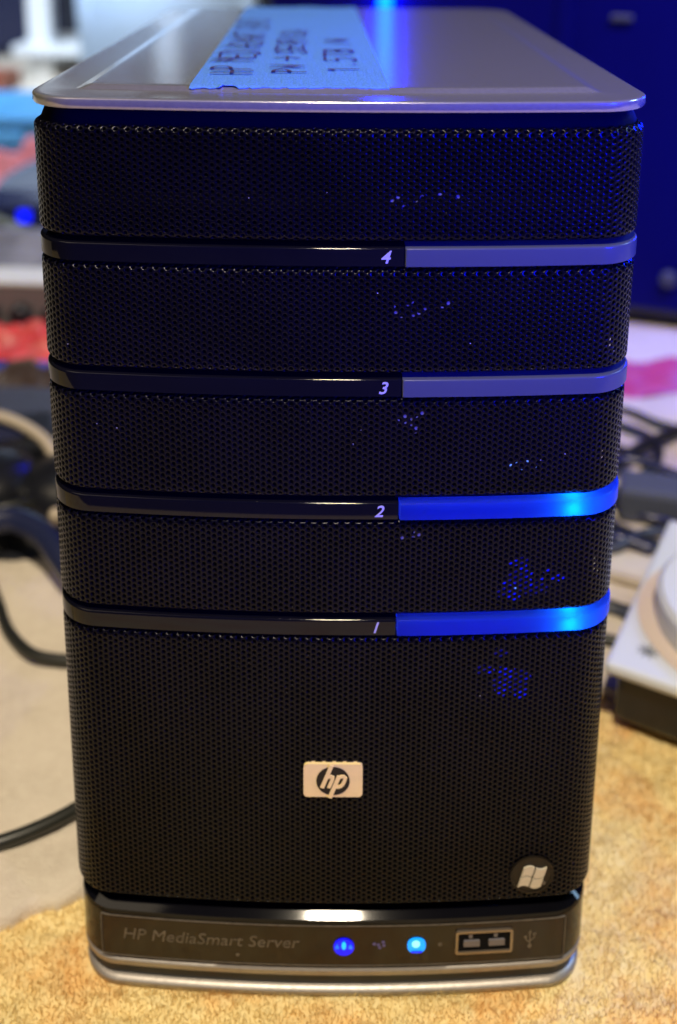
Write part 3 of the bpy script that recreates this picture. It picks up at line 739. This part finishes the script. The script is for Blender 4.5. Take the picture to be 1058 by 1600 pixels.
one(tube('cable', [(-.40, .585, .075), (-.31, .585, .060), (-.27, .585, .045), (-.235, .585, .030), (-.20, .585, .012)], .0045, mat('grey_green_cable', (.09, .11, .10), .5)), 'grey-green cable slanting down across the dark box at the left', 'cable')
dm = bm_obj('glass_bowl', lathe_bm([(.105, 0), (.102, .018), (.09, .034), (.065, .046), (.03, .052), (.004, .054)], 48), mat('silver_blue_glass', (.30, .36, .50), .15, metal=.5), None, True); dm.location = (-.225, .740, .012)
one(dm, 'upturned silver blue bowl resting on a dark tray at the left edge', 'bowl')
bx1 = empty('flat_tray', (-.225, .745, 0)); one(bx1, 'flat dark tray under the upturned bowl', 'tray')
box('box_body', .20, .14, .008, (0, 0, .008), M['navy'], bx1, .003); box('box_rim', .205, .145, .003, (0, 0, .0085), M['black'], bx1, .002)
one(crumple('pink_cloth', .12, .03, .055, (-.30, .85, .004), mat('salmon_cloth', (.45, .14, .17), .8), 5.5), 'pink cloth heaped behind the upturned bowl at the left edge', 'cloth')
bb = empty('blue_crate', (-.50, .985, 0), R(0)); one(bb, 'sky blue plastic crate standing left of the tower below the white shelf', 'crate')
box('crate_body', .55, .16, .060, (0, 0, .034), M['blueb'], bb, .006); box('crate_rim', .56, .17, .010, (0, 0, .066), M['blueb'], bb, .004)
for i in range(2): box('crate_handle', .07, .006, .018, (-.12+i*.24, -.083, .045), M['blueb'], bb, .003)
# white shelf, pale blue tub, brown box far behind
sf = empty('white_shelf', (-.47, 1.62, 0)); one(sf, 'white shelf frame with slim posts standing far behind the left side of the tower', 'shelf')
for x in (-.165, .055): box('post', .040, .04, .50, (x+.115, 0, .25), M['white'], sf, .004)
for z in (.055, .36): box('shelf_board', .30, .20, .018, (.06, .05, z), M['white'], sf, .003)
box('back_board', .24, .012, .30, (.06, .16, .20), M['wall'], sf, .001)
tb = empty('pale_tub', (-.275, 1.50, 0)); one(tb, 'large pale blue plastic tub behind the left half of the lid', 'tub')
bm = bmesh.new(); bmesh.ops.create_cube(bm, size=1); bmesh.ops.scale(bm, vec=(.29, .20, .36), verts=bm.verts)
for vv in bm.verts:
    if vv.co.z < 0: vv.co.x *= .92; vv.co.y *= .9
bmesh.ops.bevel(bm, geom=bm.edges[:], offset=.03, segments=4, affect='EDGES'); bmesh.ops.translate(bm, vec=(0, 0, .184), verts=bm.verts)
bm_obj('tub_body', bm, M['pale'], tb, True); box('tub_rim', .31, .22, .018, (0, 0, .362), M['pale'], tb, .006)
one(box('brown_box', .12, .10, .030, (-.59, 1.47, .019), M['brown'], None, .003), 'flat red-brown wooden box at the top left edge beside the white post', 'box')
dc = empty('dark_cabinet', (-.60, 2.0, 0)); one(dc, 'tall dark cabinet in the far left background behind the brown box', 'cabinet')
box('cabinet_body', .40, .25, .9, (0, 0, .45), M['wall'], dc, .004); box('cabinet_door', .19, .01, .86, (-.1, -.131, .45), M['navy'], dc, .002); box('cabinet_door', .19, .01, .86, (.1, -.131, .45), M['navy'], dc, .002)
wl = box('wall', 8, .1, 3, (0, 2.6, 1.5), M['wall']); wl['kind'] = 'structure'

# computer case on the right
pc = empty('computer_case', (.30, .49, 0), R(-38)); one(pc, 'big black computer case with deep blue light painted into its panel, standing behind the right side of the tower', 'computer')
pc.rotation_euler = (0, 0, 0); pc.location = (0, 0, 0)
M['pcf'] = mat('blue_lit_case_panel', (0.001, 0.001, 0.085), 0.45, spec=0.1, noise=.25, nscale=3)  # blue light on the dark panel is put into the base colour
# front corner line runs from (-.05,.56) to (.75,.10)
A = Vector((-.055, .575)); B = Vector((.80, .255)); dd = (B-A); LL = dd.length; ang = math.atan2(dd.y, dd.x); mid = (A+B)/2
pc.location = (mid.x, mid.y, 0); pc.rotation_euler = (0, 0, ang)
box('case_body', LL, .30, .58, (0, .152, .30), M['black'], pc, .006)
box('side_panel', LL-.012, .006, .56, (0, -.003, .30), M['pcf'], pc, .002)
for i in range(3): box('case_foot', .04, .04, .012, (-LL/2+.06+i*(LL/2-.06), .10, .006), M['black'], pc, .002)
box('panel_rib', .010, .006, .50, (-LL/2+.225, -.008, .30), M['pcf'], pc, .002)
k = bm_obj('thumb_screw', lathe_bm([(.0055, 0), (.0055, .005), (.004, .006)], 24), M['slate'], pc, True); k.rotation_euler = (R(90), 0, 0); k.location = (-LL/2+.305, -.006, .045)
box('panel_clip', .014, .004, .004, (-LL/2+.262, -.008, .222), M['slate'], pc, .001)
bm_ = lathe_bm([(.001, -.030), (.0050, -.028), (.0050, .110), (.001, .112)], 20)
k = bm_obj('power_led_strip', bm_, M['led_out'], pc, True); k.location = (-LL/2+.098, -.012, .251)

# white square device with a raised round dial
wd = empty('white_square_device', (.0955, .0955, .004), R(-36)); one(wd, 'square white device with a raised round top and printed star, right of the tower', 'electronic device')
wd.rotation_euler = (0, 0, R(-29))
Q = .106
box('black_base', Q-.008, Q-.008, .022, (Q/2, Q/2, .012), M['black'], wd, .002)
box('white_top', Q, Q, .005, (Q/2, Q/2, .0235), M['white'], wd, .002)
o = bm_obj('raised_dial', lathe_bm([(.0400, 0), (.0400, .010), (.0380, .0120), (.001, .0125)], 64), M['white'], wd, False); o.location = (.0480, .0480, .026)
o.data.shade_smooth(); o.data.set_sharp_from_angle(angle=R(40))
o = bm_obj('dial_ring', lathe_bm([(.0465, 0), (.0465, .0006), (.0402, .0006), (.0402, 0)], 64), mat('cream_ring', (.70, .58, .46), .5), wd); o.location = (.0480, .0480, .0258)
v, f = [], []
for i in range(9):
    a = 2*math.pi*i/9+.2; c_, s_ = math.cos(a), math.sin(a); n0 = len(v); r = .0042
    for (rr_, ww) in ((.0006, .00035), (r, .00025)):
        v += [(rr_*c_-ww*s_, rr_*s_+ww*c_, 0), (rr_*c_+ww*s_, rr_*s_-ww*c_, 0)]
    f.append((n0, n0+1, n0+3, n0+2))
o = from_py('printed_star', v, f, M['slate'], wd); o.location = (.0125, .0135, .02615)

# small stand with blue leds at the right edge
sd = empty('black_stand', (.212, .285, 0), R(-20)); one(sd, 'black electronics stand with two blue lights at the right edge', 'electronics stand')
box('stand_foot', .06, .06, .008, (.01, 0, .008), M['black'], sd, .002)
box('stand_column', .034, .03, .10, (.006, 0, .058), M['black'], sd, .003)
box('stand_face', .012, .003, .09, (-.004, -.0165, .055), M['slate'], sd, .001)
for z in (.075, .040): box('stand_light', .004, .003, .004, (-.009, -.019, z), M['led_dot'], sd, .001)
one(box('grey_adapter', .035, .022, .018, (.155, .232, .013), mat('grey_brick', (.09, .10, .13), .4), None, .003, (0, 0, -.25)), 'small dark grey adapter among the tangled cables right of the tower', 'adapter')
G = 'tangled black cables on the rug right of the tower'
def cab(P, r, mt, label): one(tube('cable', P, r, mt), label, 'cable', G)
cab([(.10, .345, .006), (.162, .343, .006), (.185, .318, .008), (.215, .30, .01)], .0022, M['cable'], 'black cable stretching from behind the tower to the black stand, farthest of the tangle')
cab([(.11, .325, .006), (.140, .305, .006), (.158, .283, .009), (.178, .262, .008), (.22, .25, .006)], .0024, M['cable'], 'black cable crossing another just above the grey adapter')
cab([(.21, .325, .006), (.185, .304, .010), (.160, .283, .012), (.140, .262, .008), (.130, .235, .006), (.137, .210, .006), (.165, .195, .006), (.21, .19, .006)], .0032, M['cable'], 'thick black cable looping round the grey adapter')
cab([(.125, .262, .010), (.15, .268, .014), (.175, .256, .012), (.21, .235, .006)], .0022, M['navy'], 'dark blue cable arching over the grey adapter')
cab([(.10, .232, .006), (.127, .222, .006), (.15, .203, .006), (.175, .182, .006), (.22, .17, .006)], .0026, M['cable'], 'black cable passing behind the white square device')
cab([(.09, .196, .006), (.112, .200, .006), (.128, .207, .008), (.145, .200, .006)], .0030, M['navy'], 'short dark blue cable end beside the tower, behind the white device')
cab([(.08, .172, .006), (.105, .165, .006), (.125, .155, .006), (.15, .15, .006)], .0028, M['cable'], 'black cable disappearing under the far corner of the white device')
cab([(.10, .205, .006), (.1246, .1999, .007), (.1347, .2049, .008), (.15, .215, .006), (.19, .212, .006)], .0022, M['slate'], 'slim grey cable lying across others beside the white device')
cab([(.095, .245, .006), (.1386, .2491, .008), (.1576, .2373, .009), (.1563, .2126, .007), (.18, .20, .006)], .0018, M['cable'], 'slim black cable bending down to the far corner of the white device')
cab([(.10, .30, .006), (.125, .275, .008), (.133, .245, .010), (.150, .222, .009), (.19, .222, .006)], .0020, M['navy'], 'navy cable running round the near side of the grey adapter')
cab([(.085, .185, .006), (.1159, .182, .006), (.13, .1765, .006), (.15, .17, .005)], .0022, M['beigeb'], 'tan cable beside the tower, behind the white device')
cab([(.085, .160, .006), (.1146, .1585, .006), (.125, .150, .006), (.14, .145, .005)], .0022, M['slate'], 'grey cable beside the tower, near the middle of the white device edge')
cab([(.12, .36, .006), (.155, .325, .007), (.172, .300, .010), (.168, .272, .012), (.15, .255, .008)], .0024, M['cable'], 'black cable curling between the pink cloth and the grey adapter')
cab([(.08, .150, .006), (.10, .142, .006), (.118, .135, .006), (.15, .12, .006)], .0024, M['cable'], 'nearest black cable between the tower and the white device')
one(crumple('pink_cloth', .085, .022, .012, (.225, .392, .004), M['pink'], 1.7, rz=R(12)), 'magenta pink cloth lying in front of the blue lit computer case', 'cloth')
